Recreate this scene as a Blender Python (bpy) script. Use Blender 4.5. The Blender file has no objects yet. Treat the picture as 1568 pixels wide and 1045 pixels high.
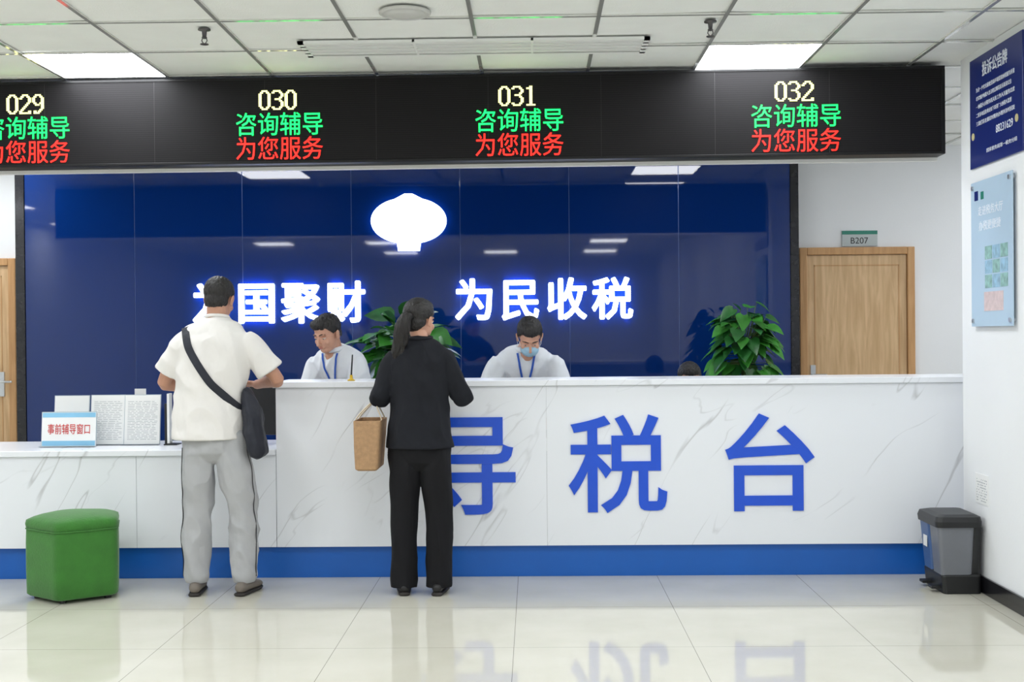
import bpy, bmesh, math, random
from mathutils import Vector, Matrix, noise, Euler
from mathutils.bvhtree import BVHTree
random.seed(7)
V = Vector
C = bpy.context
scene = C.scene
try:
    scene.view_settings.view_transform = 'Standard'
    scene.view_settings.look = 'None'
except Exception as e:
    print(e)

# ---------------------------------------------------------------- materials
def lin(c):
    out = []
    for x in c:
        x = x / 255.0
        out.append(x / 12.92 if x <= 0.04045 else ((x + 0.055) / 1.055) ** 2.4)
    return (out[0], out[1], out[2], 1)

def mat(name, col, rough=0.5, metal=0.0, emit=None, es=0.0, var=0.0, vs=8.0, bump=0.0, bs=40.0,
        bscale=(1, 1, 1), spec=0.5, coat=0.0, sheen=0.0, sample=True):
    m = bpy.data.materials.new(name)
    m.use_nodes = True
    nt = m.node_tree
    b = nt.nodes['Principled BSDF']
    c = lin(col)
    b.inputs['Base Color'].default_value = c
    b.inputs['Roughness'].default_value = rough
    b.inputs['Metallic'].default_value = metal
    b.inputs['Specular IOR Level'].default_value = spec
    b.inputs['Coat Weight'].default_value = coat
    b.inputs['Sheen Weight'].default_value = sheen
    if emit:
        b.inputs['Emission Color'].default_value = lin(emit)
        b.inputs['Emission Strength'].default_value = es
        if not sample:
            try: m.cycles.emission_sampling = 'NONE'
            except Exception as e: print(e)
    tc = nt.nodes.new('ShaderNodeTexCoord')
    if var > 0:
        n = nt.nodes.new('ShaderNodeTexNoise')
        n.inputs['Scale'].default_value = vs
        n.inputs['Detail'].default_value = 3
        nt.links.new(tc.outputs['Object'], n.inputs['Vector'])
        r = nt.nodes.new('ShaderNodeMapRange')
        r.inputs[1].default_value = 0.3
        r.inputs[2].default_value = 0.7
        r.inputs[3].default_value = 1 - var
        r.inputs[4].default_value = 1 + var * 0.5
        nt.links.new(n.outputs[0], r.inputs[0])
        mx = nt.nodes.new('ShaderNodeVectorMath')
        mx.operation = 'SCALE'
        mx.inputs[0].default_value = c[:3]
        nt.links.new(r.outputs[0], mx.inputs['Scale'])
        nt.links.new(mx.outputs[0], b.inputs['Base Color'])
    if bump > 0:
        mp = nt.nodes.new('ShaderNodeMapping')
        mp.inputs['Scale'].default_value = bscale
        nt.links.new(tc.outputs['Object'], mp.inputs['Vector'])
        n = nt.nodes.new('ShaderNodeTexNoise')
        n.inputs['Scale'].default_value = bs
        n.inputs['Detail'].default_value = 3
        nt.links.new(mp.outputs[0], n.inputs['Vector'])
        bp = nt.nodes.new('ShaderNodeBump')
        bp.inputs['Strength'].default_value = bump
        bp.inputs['Distance'].default_value = 0.01
        nt.links.new(n.outputs[0], bp.inputs['Height'])
        nt.links.new(bp.outputs[0], b.inputs['Normal'])
    return m

def marble():
    base = (240, 243, 249)
    m = mat('white_marble', base, rough=0.25, spec=0.35)
    nt = m.node_tree
    b = nt.nodes['Principled BSDF']
    L = nt.links.new
    tc = nt.nodes.new('ShaderNodeTexCoord')
    def vein(rot, scl, noise_scale, width, seed, mlo, mhi):
        mp0 = nt.nodes.new('ShaderNodeMapping')
        mp0.inputs['Rotation'].default_value = (0, rot, 0)
        L(tc.outputs['Object'], mp0.inputs['Vector'])
        mp = nt.nodes.new('ShaderNodeMapping')
        mp.inputs['Scale'].default_value = scl
        mp.inputs['Location'].default_value = (seed, seed * 1.7, seed * .3)
        L(mp0.outputs[0], mp.inputs['Vector'])
        n = nt.nodes.new('ShaderNodeTexNoise')
        n.inputs['Scale'].default_value = noise_scale
        n.inputs['Detail'].default_value = 3.5
        n.inputs['Roughness'].default_value = 0.5
        L(mp.outputs[0], n.inputs['Vector'])
        s = nt.nodes.new('ShaderNodeMath'); s.operation = 'SUBTRACT'; s.inputs[1].default_value = 0.5
        L(n.outputs[0], s.inputs[0])
        a = nt.nodes.new('ShaderNodeMath'); a.operation = 'ABSOLUTE'
        L(s.outputs[0], a.inputs[0])
        r = nt.nodes.new('ShaderNodeMapRange')
        r.inputs[1].default_value = 0; r.inputs[2].default_value = width
        r.inputs[3].default_value = 1; r.inputs[4].default_value = 0
        L(a.outputs[0], r.inputs[0])
        n2 = nt.nodes.new('ShaderNodeTexNoise')
        n2.inputs['Scale'].default_value = 2.3
        mp2 = nt.nodes.new('ShaderNodeMapping')
        mp2.inputs['Location'].default_value = (seed * 3, 2, seed)
        L(tc.outputs['Object'], mp2.inputs['Vector'])
        L(mp2.outputs[0], n2.inputs['Vector'])
        r2 = nt.nodes.new('ShaderNodeMapRange')
        r2.inputs[1].default_value = mlo; r2.inputs[2].default_value = mhi
        L(n2.outputs[0], r2.inputs[0])
        mu = nt.nodes.new('ShaderNodeMath'); mu.operation = 'MULTIPLY'
        L(r.outputs[0], mu.inputs[0]); L(r2.outputs[0], mu.inputs[1])
        return mu
    v1 = vein(math.radians(-32), (1.9, 1, .35), 1.3, 0.006, 3.0, 0.46, 0.62)
    v2 = vein(math.radians(-55), (1.6, 1, .4), 1.6, 0.005, 11.0, 0.5, 0.68)
    mxm = nt.nodes.new('ShaderNodeMath'); mxm.operation = 'MAXIMUM'
    L(v1.outputs[0], mxm.inputs[0]); L(v2.outputs[0], mxm.inputs[1])
    sc = nt.nodes.new('ShaderNodeMath'); sc.operation = 'MULTIPLY'; sc.inputs[1].default_value = 0.5
    L(mxm.outputs[0], sc.inputs[0])
    mix = nt.nodes.new('ShaderNodeMix'); mix.data_type = 'RGBA'
    mix.inputs[6].default_value = lin(base); mix.inputs[7].default_value = lin((160, 160, 162))
    L(sc.outputs[0], mix.inputs[0])
    L(mix.outputs[2], b.inputs['Base Color'])
    return m

def wood(name, c1, c2, vertical=True):
    m = mat(name, c1, rough=0.4)
    nt = m.node_tree; b = nt.nodes['Principled BSDF']; L = nt.links.new
    tc = nt.nodes.new('ShaderNodeTexCoord')
    mp = nt.nodes.new('ShaderNodeMapping')
    mp.inputs['Scale'].default_value = (14, 14, 1.2) if vertical else (1.2, 14, 14)
    L(tc.outputs['Object'], mp.inputs['Vector'])
    n = nt.nodes.new('ShaderNodeTexNoise'); n.inputs['Scale'].default_value = 2.2; n.inputs['Detail'].default_value = 6
    n.inputs['Distortion'].default_value = 0.6
    L(mp.outputs[0], n.inputs['Vector'])
    r = nt.nodes.new('ShaderNodeValToRGB')
    r.color_ramp.elements[0].position = 0.35; r.color_ramp.elements[0].color = lin(c2)
    r.color_ramp.elements[1].position = 0.65; r.color_ramp.elements[1].color = lin(c1)
    L(n.outputs[0], r.inputs[0]); L(r.outputs[0], b.inputs['Base Color'])
    return m

def floor_mat():
    m = mat('polished_tile', (226, 222, 208), rough=0.05, spec=0.7)
    nt = m.node_tree; b = nt.nodes['Principled BSDF']; L = nt.links.new
    tc = nt.nodes.new('ShaderNodeTexCoord')
    sep = nt.nodes.new('ShaderNodeSeparateXYZ'); L(tc.outputs['Object'], sep.inputs[0])
    def line(sock, off):
        a = nt.nodes.new('ShaderNodeMath'); a.operation = 'ADD'; a.inputs[1].default_value = off
        L(sock, a.inputs[0])
        d = nt.nodes.new('ShaderNodeMath'); d.operation = 'DIVIDE'; d.inputs[1].default_value = 0.8
        L(a.outputs[0], d.inputs[0])
        f = nt.nodes.new('ShaderNodeMath'); f.operation = 'FRACT'; L(d.outputs[0], f.inputs[0])
        s = nt.nodes.new('ShaderNodeMath'); s.operation = 'SUBTRACT'; s.inputs[1].default_value = 0.5
        L(f.outputs[0], s.inputs[0])
        ab = nt.nodes.new('ShaderNodeMath'); ab.operation = 'ABSOLUTE'; L(s.outputs[0], ab.inputs[0])
        g = nt.nodes.new('ShaderNodeMath'); g.operation = 'GREATER_THAN'; g.inputs[1].default_value = 0.5 - 0.0018
        L(ab.outputs[0], g.inputs[0])
        return g
    gx = line(sep.outputs[0], 80.1); gy = line(sep.outputs[1], 80.0 - 5.42 + 5.6 - 0.0)
    mxm = nt.nodes.new('ShaderNodeMath'); mxm.operation = 'MAXIMUM'
    L(gx.outputs[0], mxm.inputs[0]); L(gy.outputs[0], mxm.inputs[1])
    n = nt.nodes.new('ShaderNodeTexNoise'); n.inputs['Scale'].default_value = 3; n.inputs['Detail'].default_value = 8
    L(tc.outputs['Object'], n.inputs['Vector'])
    r = nt.nodes.new('ShaderNodeValToRGB')
    r.color_ramp.elements[0].position = 0.3; r.color_ramp.elements[0].color = lin((209, 206, 191))
    r.color_ramp.elements[1].position = 0.7; r.color_ramp.elements[1].color = lin((218, 215, 202))
    L(n.outputs[0], r.inputs[0])
    mix = nt.nodes.new('ShaderNodeMix'); mix.data_type = 'RGBA'
    L(mxm.outputs[0], mix.inputs[0]); L(r.outputs[0], mix.inputs[6])
    mix.inputs[7].default_value = lin((140, 136, 124))
    L(mix.outputs[2], b.inputs['Base Color'])
    return m

def led_mat():
    m = mat('led_matrix_black', (22, 20, 23), rough=0.6, spec=0.2)
    nt = m.node_tree; b = nt.nodes['Principled BSDF']; L = nt.links.new
    tc = nt.nodes.new('ShaderNodeTexCoord')
    w = nt.nodes.new('ShaderNodeTexWave'); w.wave_type = 'BANDS'; w.bands_direction = 'Z'
    w.inputs['Scale'].default_value = 26; w.inputs['Distortion'].default_value = 0.6
    L(tc.outputs['Object'], w.inputs['Vector'])
    br = nt.nodes.new('ShaderNodeTexNoise'); br.inputs['Scale'].default_value = 1.6
    L(tc.outputs['Object'], br.inputs['Vector'])
    mu = nt.nodes.new('ShaderNodeMath'); mu.operation = 'MULTIPLY'
    L(w.outputs['Fac'], mu.inputs[0]); L(br.outputs[0], mu.inputs[1])
    r = nt.nodes.new('ShaderNodeValToRGB')
    r.color_ramp.elements[0].color = lin((11, 10, 12)); r.color_ramp.elements[1].color = lin((36, 34, 36))
    L(mu.outputs[0], r.inputs[0]); L(r.outputs[0], b.inputs['Base Color'])
    return m

MARBLE = marble()
WALL = mat('white_wall_paint', (238, 240, 242), rough=0.75, var=0.02, vs=2, bump=0.05, bs=60)
FLOOR = floor_mat()
TILE = mat('ceiling_tile', (242, 244, 241), rough=0.8, var=0.03, vs=5, bump=0.15, bs=120)
GRID = mat('ceiling_grid_metal', (226, 227, 224), rough=0.10, metal=0.6, var=.02)
PANEL = mat('light_panel', (255, 255, 255), emit=(248, 251, 255), es=17.5)
BLUEGLASS = mat('navy_glass', (5, 42, 106), rough=0.03, spec=0.55, var=0.05, vs=1.0)
SEAM = mat('seam_silver', (90, 110, 160), rough=0.3, metal=.5, var=.05)
BLACKSTONE = mat('black_stone', (30, 30, 34), rough=0.15, var=0.4, vs=20)
KICK = mat('blue_kick', (20, 98, 190), rough=0.35, var=0.06, vs=3)
BLUETXT = mat('blue_acrylic', (28, 84, 214), rough=0.3, var=0.03)
LED = led_mat()
BLACKM = mat('black_metal', (16, 16, 18), rough=0.45, var=0.1, spec=.3)
ALU = mat('aluminium', (200, 203, 206), rough=0.3, metal=0.8, var=.03)
YEL = mat('led_yellow', (0, 0, 0), emit=(255, 255, 165), es=2.2, sample=False)
GRN = mat('led_green', (0, 0, 0), emit=(14, 255, 96), es=3.2, sample=False)
RED = mat('led_red', (0, 0, 0), emit=(255, 34, 24), es=2.8, sample=False)
GLOW = mat('backlit_white', (255, 255, 255), emit=(240, 245, 255), es=4, sample=False)
GLOWB = mat('backlit_halo', (200, 215, 255), emit=(190, 210, 255), es=4.5)
WOODF = wood('oak_frame', (206, 160, 110), (188, 142, 92))
WOODL = wood('oak_leaf', (220, 186, 142), (198, 162, 118))
WHITEP = mat('white_plastic', (238, 238, 236), rough=0.4, var=.02)
HOLDER = mat('acrylic_holder', (176, 188, 196), rough=0.15, var=.02)
PAPER = mat('paper', (240, 241, 240), rough=0.7, var=0.02)
INK = mat('grey_ink', (160, 164, 170), rough=0.8, var=.1)
REDINK = mat('red_ink', (205, 40, 40), rough=0.6, var=.05)
WHITEINK = mat('white_ink', (235, 240, 250), rough=0.6, var=.02)
SKY = mat('light_blue_print', (140, 200, 234), rough=0.5, var=0.1, vs=6)
GREENF = mat('green_velvet', (52, 118, 38), rough=0.8, var=0.12, vs=14, bump=0.25, bs=90, sheen=0.2)
NAVY = mat('navy_sign', (20, 38, 112), rough=0.3, var=.05)
POSTER = mat('pale_poster', (188, 212, 232), rough=0.3, var=0.05, vs=3)
TEAL = mat('teal_plate', (40, 130, 110), rough=0.4, var=.05)
GREY = mat('bin_grey', (116, 119, 126), rough=0.4, var=0.06)
BINBLUE = mat('bin_blue', (70, 100, 150), rough=0.4, var=0.06)
BLK = mat('black_plastic', (28, 29, 31), rough=0.4, var=0.1)
SKIN = mat('skin', (206, 156, 132), rough=0.5, var=0.06, vs=18)
SKIN2 = mat('skin_tan', (192, 142, 118), rough=0.5, var=0.06, vs=18)
LIPS = mat('lips', (186, 118, 104), rough=0.45, var=.05)
EYEW = mat('eye_white', (222, 218, 212), rough=0.2, var=.02)
IRIS = mat('iris', (32, 22, 18), rough=0.15, var=.1)
HAIR = mat('black_hair', (24, 20, 20), rough=0.45, var=0.3, vs=60, bump=0.6, bs=60, bscale=(3, 3, .5))
TSHIRT = mat('cream_tshirt', (232, 229, 226), rough=0.85, var=0.03, vs=6, bump=0.7, bs=9, bscale=(1.2, 1, .8))
SHIRT = mat('white_shirt', (230, 234, 240), rough=0.8, var=0.03, vs=6, bump=0.5, bs=11)
SWEAT = mat('grey_sweatpants', (176, 177, 180), rough=0.9, var=0.05, vs=9, bump=0.6, bs=12)
BLACKC = mat('black_cloth', (26, 28, 35), rough=0.85, var=0.12, vs=8, bump=0.6, bs=10, spec=.3)
BLACKP = mat('black_trousers', (19, 19, 23), rough=0.85, var=0.12, vs=8, bump=0.5, bs=10, spec=.3)
NAVYC = mat('navy_nylon', (24, 28, 42), rough=0.6, var=0.15, bump=0.5, bs=25)
SHOEM = mat('shoe_grey', (120, 112, 104), rough=0.7, var=0.1)
SHOEB = mat('shoe_black', (22, 22, 24), rough=0.45, var=0.1)
SOLE = mat('shoe_sole', (46, 42, 40), rough=0.7, var=0.1)
LANY = mat('lanyard_blue', (40, 90, 190), rough=0.6, var=.05)
MASK = mat('surgical_mask', (158, 194, 216), rough=0.8, var=0.04, bump=.3, bs=20, bscale=(1, 1, 8))
JUTE = mat('jute', (180, 144, 108), rough=0.9, var=0.15, vs=50, bump=0.5, bs=150)
LEATHER = mat('leather_handle', (222, 205, 180), rough=0.6, var=.05)
LEAF = mat('leaf_green', (60, 136, 48), rough=0.35, var=0.4, vs=7, spec=.5)
LEAF2 = mat('leaf_dark', (36, 98, 40), rough=0.35, var=0.4, vs=9, spec=.5)
STEM = mat('stem_green', (84, 110, 50), rough=0.6, var=.1)
POT = mat('glazed_pot', (225, 226, 224), rough=0.25, var=.03)
SOIL = mat('soil', (60, 44, 32), rough=0.95, var=.3, bump=.5)
YELP = mat('yellow_plastic', (220, 180, 30), rough=0.4, var=.05)
SCREENM = mat('monitor_screen', (14, 16, 22), rough=0.12, var=.1)
CHAIRM = mat('chair_fabric', (40, 44, 56), rough=0.9, var=.1, bump=.3)
PHOTO1 = mat('print_green', (150, 192, 186), rough=.4, var=.4, vs=30)
PHOTO2 = mat('print_pink', (222, 202, 202), rough=.4, var=.15, vs=30)
PHOTO3 = mat('print_blue', (158, 198, 222), rough=.4, var=.3, vs=30)

# ---------------------------------------------------------------- basics
def link(o, parent=None):
    C.collection.objects.link(o)
    if parent is not None:
        o.parent = parent
    return o

def empty(name, loc=(0, 0, 0), rz=0):
    o = bpy.data.objects.new(name, None)
    o.empty_display_size = 0.1
    o.location = loc
    o.rotation_euler = (0, 0, rz)
    return link(o)

def fin(name, bm, m, parent=None, smooth=False, bevel=0, floor=False):
    bmesh.ops.recalc_face_normals(bm, faces=bm.faces)
    me = bpy.data.meshes.new(name)
    bm.to_mesh(me); bm.free()
    o = bpy.data.objects.new(name, me)
    ms = m if isinstance(m, (list, tuple)) else [m]
    for k in ms: me.materials.append(k)
    if smooth:
        for p in me.polygons: p.use_smooth = True
    link(o, parent)
    if bevel:
        md = o.modifiers.new('bevel', 'BEVEL'); md.width = bevel; md.segments = 2
        md.limit_method = 'ANGLE'
    return o

def addbox(bm, x0, x1, y0, y1, z0, z1, mi=0):
    vs = [bm.verts.new(p) for p in [(x0, y0, z0), (x1, y0, z0), (x1, y1, z0), (x0, y1, z0),
                                    (x0, y0, z1), (x1, y0, z1), (x1, y1, z1), (x0, y1, z1)]]
    for f in [(3, 2, 1, 0), (4, 5, 6, 7), (0, 1, 5, 4), (1, 2, 6, 5), (2, 3, 7, 6), (3, 0, 4, 7)]:
        fc = bm.faces.new([vs[i] for i in f]); fc.material_index = mi
    return vs

def box(name, x0, x1, y0, y1, z0, z1, m, parent=None, bevel=0):
    bm = bmesh.new(); addbox(bm, x0, x1, y0, y1, z0, z1)
    return fin(name, bm, m, parent, bevel=bevel)

def loft(bm, rings, closed_ends=True):
    rv = [[bm.verts.new(p) for p in r] for r in rings]
    n = len(rv[0])
    for a, b in zip(rv[:-1], rv[1:]):
        for i in range(n):
            j = (i + 1) % n
            bm.faces.new((a[i], a[j], b[j], b[i]))
    if closed_ends:
        bm.faces.new(list(reversed(rv[0])))
        bm.faces.new(rv[-1])

def catmull(pts, R, k=4):
    if len(pts) < 3: return pts, R
    op, orr = [], []
    N = len(pts)
    for i in range(N - 1):
        p0 = pts[max(i - 1, 0)]; p1 = pts[i]; p2 = pts[i + 1]; p3 = pts[min(i + 2, N - 1)]
        for j in range(k):
            t = j / k
            q = 0.5 * ((2 * p1) + (p2 - p0) * t + (2 * p0 - 5 * p1 + 4 * p2 - p3) * t * t + (3 * p1 - p0 - 3 * p2 + p3) * t ** 3)
            op.append(q)
            s = t * t * (3 - 2 * t) * .5 + t * .5
            orr.append((R[i][0] * (1 - s) + R[i + 1][0] * s, R[i][1] * (1 - s) + R[i + 1][1] * s))
    op.append(pts[-1]); orr.append(R[-1])
    return op, orr

def tube(bm, pts, rads, ref=V((1, 0, 0)), n=16, r0=True, r1=True, sm=0):
    pts = [V(p) for p in pts]
    R = [(r, r) if not isinstance(r, (tuple, list)) else r for r in rads]
    if sm: pts, R = catmull(pts, R, sm)
    N = len(pts)
    rings = []
    for i in range(N):
        if i == 0: t = pts[1] - pts[0]
        elif i == N - 1: t = pts[-1] - pts[-2]
        else: t = (pts[i + 1] - pts[i]).normalized() + (pts[i] - pts[i - 1]).normalized()
        t.normalize()
        rf = ref
        if abs(rf.dot(t)) > 0.95: rf = V((0, 1, 0)) if abs(t.y) < .9 else V((0, 0, 1))
        u = (rf - t * rf.dot(t)).normalized()
        w = t.cross(u)
        rings.append((pts[i], u, w, R[i][0], R[i][1], t))
    out = []
    def ring(c, u, w, a, b):
        return [c + u * a * math.cos(2 * math.pi * k / n) + w * b * math.sin(2 * math.pi * k / n) for k in range(n)]
    if r0:
        c, u, w, a, b, t = rings[0]; m_ = min(a, b)
        for s in (.98, .85, .5):
            k = math.sqrt(1 - s * s)
            out.append(ring(c - t * m_ * s, u, w, a * k, b * k))
    for c, u, w, a, b, t in rings: out.append(ring(c, u, w, a, b))
    if r1:
        c, u, w, a, b, t = rings[-1]; m_ = min(a, b)
        for s in (.5, .85, .98):
            k = math.sqrt(1 - s * s)
            out.append(ring(c + t * m_ * s, u, w, a * k, b * k))
    loft(bm, out)

def ell(bm, c, r, M=Matrix.Identity(4), rot=None, sub=3):
    T = Matrix.Translation(V(c))
    if rot: T = T @ Euler(rot).to_matrix().to_4x4()
    S = Matrix.Diagonal((r[0], r[1], r[2], 1))
    bmesh.ops.create_icosphere(bm, subdivisions=sub, radius=1, matrix=M @ T @ S)

def lathe(bm, prof, c=(0, 0, 0), n=32):
    rings = []
    for r, z in prof:
        rings.append([V((c[0] + r * math.cos(2 * math.pi * k / n), c[1] + r * math.sin(2 * math.pi * k / n), c[2] + z)) for k in range(n)])
    loft(bm, rings)

def remesh(name, bm, voxel, smooth, m, parent=None, fold=None, floor=False, cut=None):
    bmesh.ops.recalc_face_normals(bm, faces=bm.faces)
    me = bpy.data.meshes.new('tmp'); bm.to_mesh(me); bm.free()
    o = bpy.data.objects.new('tmp', me); C.collection.objects.link(o)
    md = o.modifiers.new('r', 'REMESH'); md.mode = 'VOXEL'; md.voxel_size = voxel; md.use_smooth_shade = True
    if smooth:
        s = o.modifiers.new('s', 'SMOOTH'); s.iterations = smooth; s.factor = 0.6
    C.view_layer.update()
    dg = C.evaluated_depsgraph_get()
    nm = bpy.data.meshes.new_from_object(o.evaluated_get(dg))
    bpy.data.objects.remove(o)
    nm.name = name
    if fold:
        amp, fr, seed = fold[:3]
        nor = [v.normal.copy() for v in nm.vertices]
        zmin = min(v.co.z for v in nm.vertices) if len(fold) > 3 else -9
        for v, nn in zip(nm.vertices, nor):
            p = v.co
            q = V((p.x * fr[0] + seed, p.y * fr[1] + p.z * 2, p.z * fr[2] + p.x * 5))
            a = noise.noise(q)
            a2 = noise.noise(q * 2.3 + V((5, 1, 2)))
            ridge = 1 - abs(a) * 4
            k = 1.0
            if len(fold) > 3:
                k = min(1, max(0, (p.z - zmin) / .05)) * (1 - abs(nn.z) * .5)
            v.co += nn * amp * (max(-.8, ridge) * .8 + a2 * .6) * k
    if floor:
        for v in nm.vertices:
            if v.co.z < 0: v.co.z = 0
    if cut:
        b2 = bmesh.new(); b2.from_mesh(nm)
        dv = [v for v in b2.verts if cut(v.co)]
        bmesh.ops.delete(b2, geom=dv, context='VERTS')
        b2.to_mesh(nm); b2.free()
    nm.materials.clear(); nm.materials.append(m)
    for p in nm.polygons: p.use_smooth = True
    ob = bpy.data.objects.new(name, nm)
    link(ob, parent)
    return ob

def text(name, body, w, h, depth, m, M, parent=None, offset=0.0, spacing=1.0, res=4, shifts=((0, 0),)):
    cu = bpy.data.curves.new(name, 'FONT')
    cu.body = body; cu.extrude = 0.05; cu.offset = offset; cu.space_character = spacing
    cu.resolution_u = res
    o = bpy.data.objects.new(name + '_t', cu); C.collection.objects.link(o)
    C.view_layer.update()
    me = bpy.data.meshes.new_from_object(o.evaluated_get(C.evaluated_depsgraph_get()))
    bpy.data.objects.remove(o)
    if len(me.vertices) == 0:
        print('EMPTY TEXT', body); return None
    xs = [v.co.x for v in me.vertices]; ys = [v.co.y for v in me.vertices]; zs = [v.co.z for v in me.vertices]
    cx, cy = (min(xs) + max(xs)) / 2, (min(ys) + max(ys)) / 2
    sx = w / (max(xs) - min(xs)); sy = h / (max(ys) - min(ys)) if h else sx
    dz = depth / (max(zs) - min(zs)); z0 = min(zs)
    base = [V(((v.co.x - cx) * sx, (v.co.y - cy) * sy, (v.co.z - z0) * dz)) for v in me.vertices]
    bm = bmesh.new()
    for i, (ax, ay) in enumerate(shifts):
        m2 = me.copy()
        for v, b0 in zip(m2.vertices, base):
            v.co = M @ (b0 + V((ax, ay, i * .0004)))
        bm.from_mesh(m2)
        bpy.data.meshes.remove(m2)
    bm.to_mesh(me); bm.free()
    me.materials.clear(); me.materials.append(m)
    for p in me.polygons: p.material_index = 0
    ob = bpy.data.objects.new(name, me); link(ob, parent)
    return ob

def FRONT(x, y, z):   # faces -Y
    return Matrix.Translation((x, y, z)) @ Matrix.Rotation(math.pi / 2, 4, 'X')
def WEST(x, y, z):    # faces -X
    R = Matrix(((0, 0, -1, 0), (-1, 0, 0, 0), (0, 1, 0, 0), (0, 0, 0, 1)))
    return Matrix.Translation((x, y, z)) @ R

# ---------------------------------------------------------------- room
HC = 2.90
box('floor', -6.5, 5.0, -5.0, 9.9, -0.1, 0, FLOOR)
box('wall_back', -6.5, 5.0, 9.9, 10.1, 0, HC, WALL)
box('wall_left', -6.7, -6.5, -5.0, 10.1, 0, HC, WALL)
box('wall_front', -6.5, 5.0, -5.2, -5.0, 0, HC, WALL)
box('wall_right', 2.39, 5.0, -5.0, 6.81, 0, HC, WALL)
box('wall_side', 5.0, 5.2, 6.81, 10.1, 0, HC, WALL)
box('baseboard_right', 2.375, 2.39, -5.0, 6.81, 0, 0.09, BLACKSTONE, bevel=.003)
box('baseboard_back', 3.09, 5.0, 9.885, 9.9, 0, 0.09, BLACKSTONE)

ceil = empty('ceiling')
lights = [(.92, 7.53), (-2.68, 7.53), (.92, 6.33), (-2.68, 6.33), (-6.28, 7.53), (-6.28, 5.13), (3.32, 7.53), (-4.48, 8.73), (4.52, 8.73),  # last two, near the back wall: unseen panels added to brighten that area
          (-2.68, 3.93), (.92, 3.93), (-.88, 3.93), (-6.28, 2.73), (-4.48, 3.93), (-2.68, 1.53), (.92, 1.53), (-.88, 1.53), (-4.48, 1.53),  # unseen hall ceiling; includes extra panel columns added for more light
          (-2.68, -.87), (.92, -.87), (-4.48, -.87), (-.88, -3.27), (-2.68, -3.27), (.92, -3.27)]
xl = [.32 + .6 * k for k in range(-12, 9)]
yl = [.33 + .6 * k for k in range(-9, 17)]
bm = bmesh.new()
bl = bmesh.new()
for i in range(len(xl) - 1):
    for j in range(len(yl) - 1):
        x0, x1 = max(xl[i], -6.5), min(xl[i + 1], 5.0)
        y0, y1 = max(yl[j], -5.0), min(yl[j + 1], 9.9)
        if x1 <= x0 or y1 <= y0: continue
        isl = any(abs(xl[i] - a) < .01 and abs(yl[j] - b) < .01 for a, b in lights)
        if isl:
            bl.faces.new([bl.verts.new(p) for p in [(x0 + .015, y0 + .015, HC - .004), (x0 + .015, y1 - .015, HC - .004), (x1 - .015, y1 - .015, HC - .004), (x1 - .015, y0 + .015, HC - .004)]])
        zz = [HC + random.uniform(-.002, .006) for _ in range(4)]
        bm.faces.new([bm.verts.new(p) for p in [(x0, y0, zz[0]), (x0, y1, zz[1]), (x1, y1, zz[2]), (x1, y0, zz[3])]])
me = bpy.data.meshes.new('tiles'); bm.to_mesh(me); bm.free(); me.materials.append(TILE)
link(bpy.data.objects.new('tiles', me), ceil)
me = bpy.data.meshes.new('light_panels'); bl.to_mesh(me); bl.free(); me.materials.append(PANEL)
link(bpy.data.objects.new('light_panels', me), ceil)
bm = bmesh.new()
for x in xl:
    if -6.5 < x < 5: addbox(bm, x - .010, x + .010, -5, 9.9, HC - .008, HC + .002)
for y in yl:
    if -5 < y < 9.9: addbox(bm, -6.5, 5, y - .010, y + .010, HC - .0075, HC + .002)
fin('grid_bars', bm, GRID, ceil)
box('slab', -6.7, 5.2, -5.2, 10.1, HC + .02, HC + .1, WALL, ceil)

# linear diffuser
dif = empty('air_diffuser')
bm = bmesh.new()
X0, X1, Y0, Y1 = -1.18, .60, 6.12, 6.42
for k in range(5):
    yy = Y0 + k * (Y1 - Y0 - .02) / 4
    addbox(bm, X0, X1, yy, yy + .03 if k in (0, 4) else yy + .02, HC - .022, HC - .008)
addbox(bm, X0, X0 + .03, Y0, Y1 + .01, HC - .022, HC - .008)
addbox(bm, X1 - .03, X1, Y0, Y1 + .01, HC - .022, HC - .008)
for xx in (-.6, 0): addbox(bm, xx, xx + .012, Y0, Y1, HC - .021, HC - .008)
for k in range(16):
    yy = Y0 + .02 + k * (Y1 - Y0 - .04) / 15
    addbox(bm, X0 + .01, X1 - .01, yy, yy + .009, HC - .019, HC - .012)
fin('frame', bm, mat('diffuser_white', (238, 240, 238), rough=.5, var=.02), dif)
# speaker
bm = bmesh.new()
lathe(bm, [(.12, -.008), (.12, -.016), (.105, -.022), (.1, -.018), (.08, -.02), (.07, -.026), (.04, -.028), (.001, -.028)], (-.58, 5.6, HC))
fin('ceiling_speaker', bm, mat('speaker_white', (205, 205, 202), rough=.5, var=.03), None, smooth=True)
# sprinklers
for sx, sy in ((-1.58, 5.86), (.86, 5.84)):
    bm = bmesh.new()
    lathe(bm, [(.03, -.008), (.03, -.014), (.012, -.018), (.010, -.045), (.014, -.05), (.006, -.055)], (sx, sy, HC), 20)
    tube(bm, [(sx - .009, sy, HC - .05), (sx - .013, sy, HC - .065), (sx - .003, sy, HC - .08)], [.0025] * 3, n=8)
    tube(bm, [(sx + .009, sy, HC - .05), (sx + .013, sy, HC - .065), (sx + .003, sy, HC - .08)], [.0025] * 3, n=8)
    lathe(bm, [(.004, -.078), (.020, -.08), (.020, -.083), (.002, -.083)], (sx, sy, HC), 20)
    fin('fire_sprinkler', bm, mat('sprinkler_metal', (90, 88, 90), rough=.35, metal=.6, var=.05), None, smooth=True)

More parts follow.
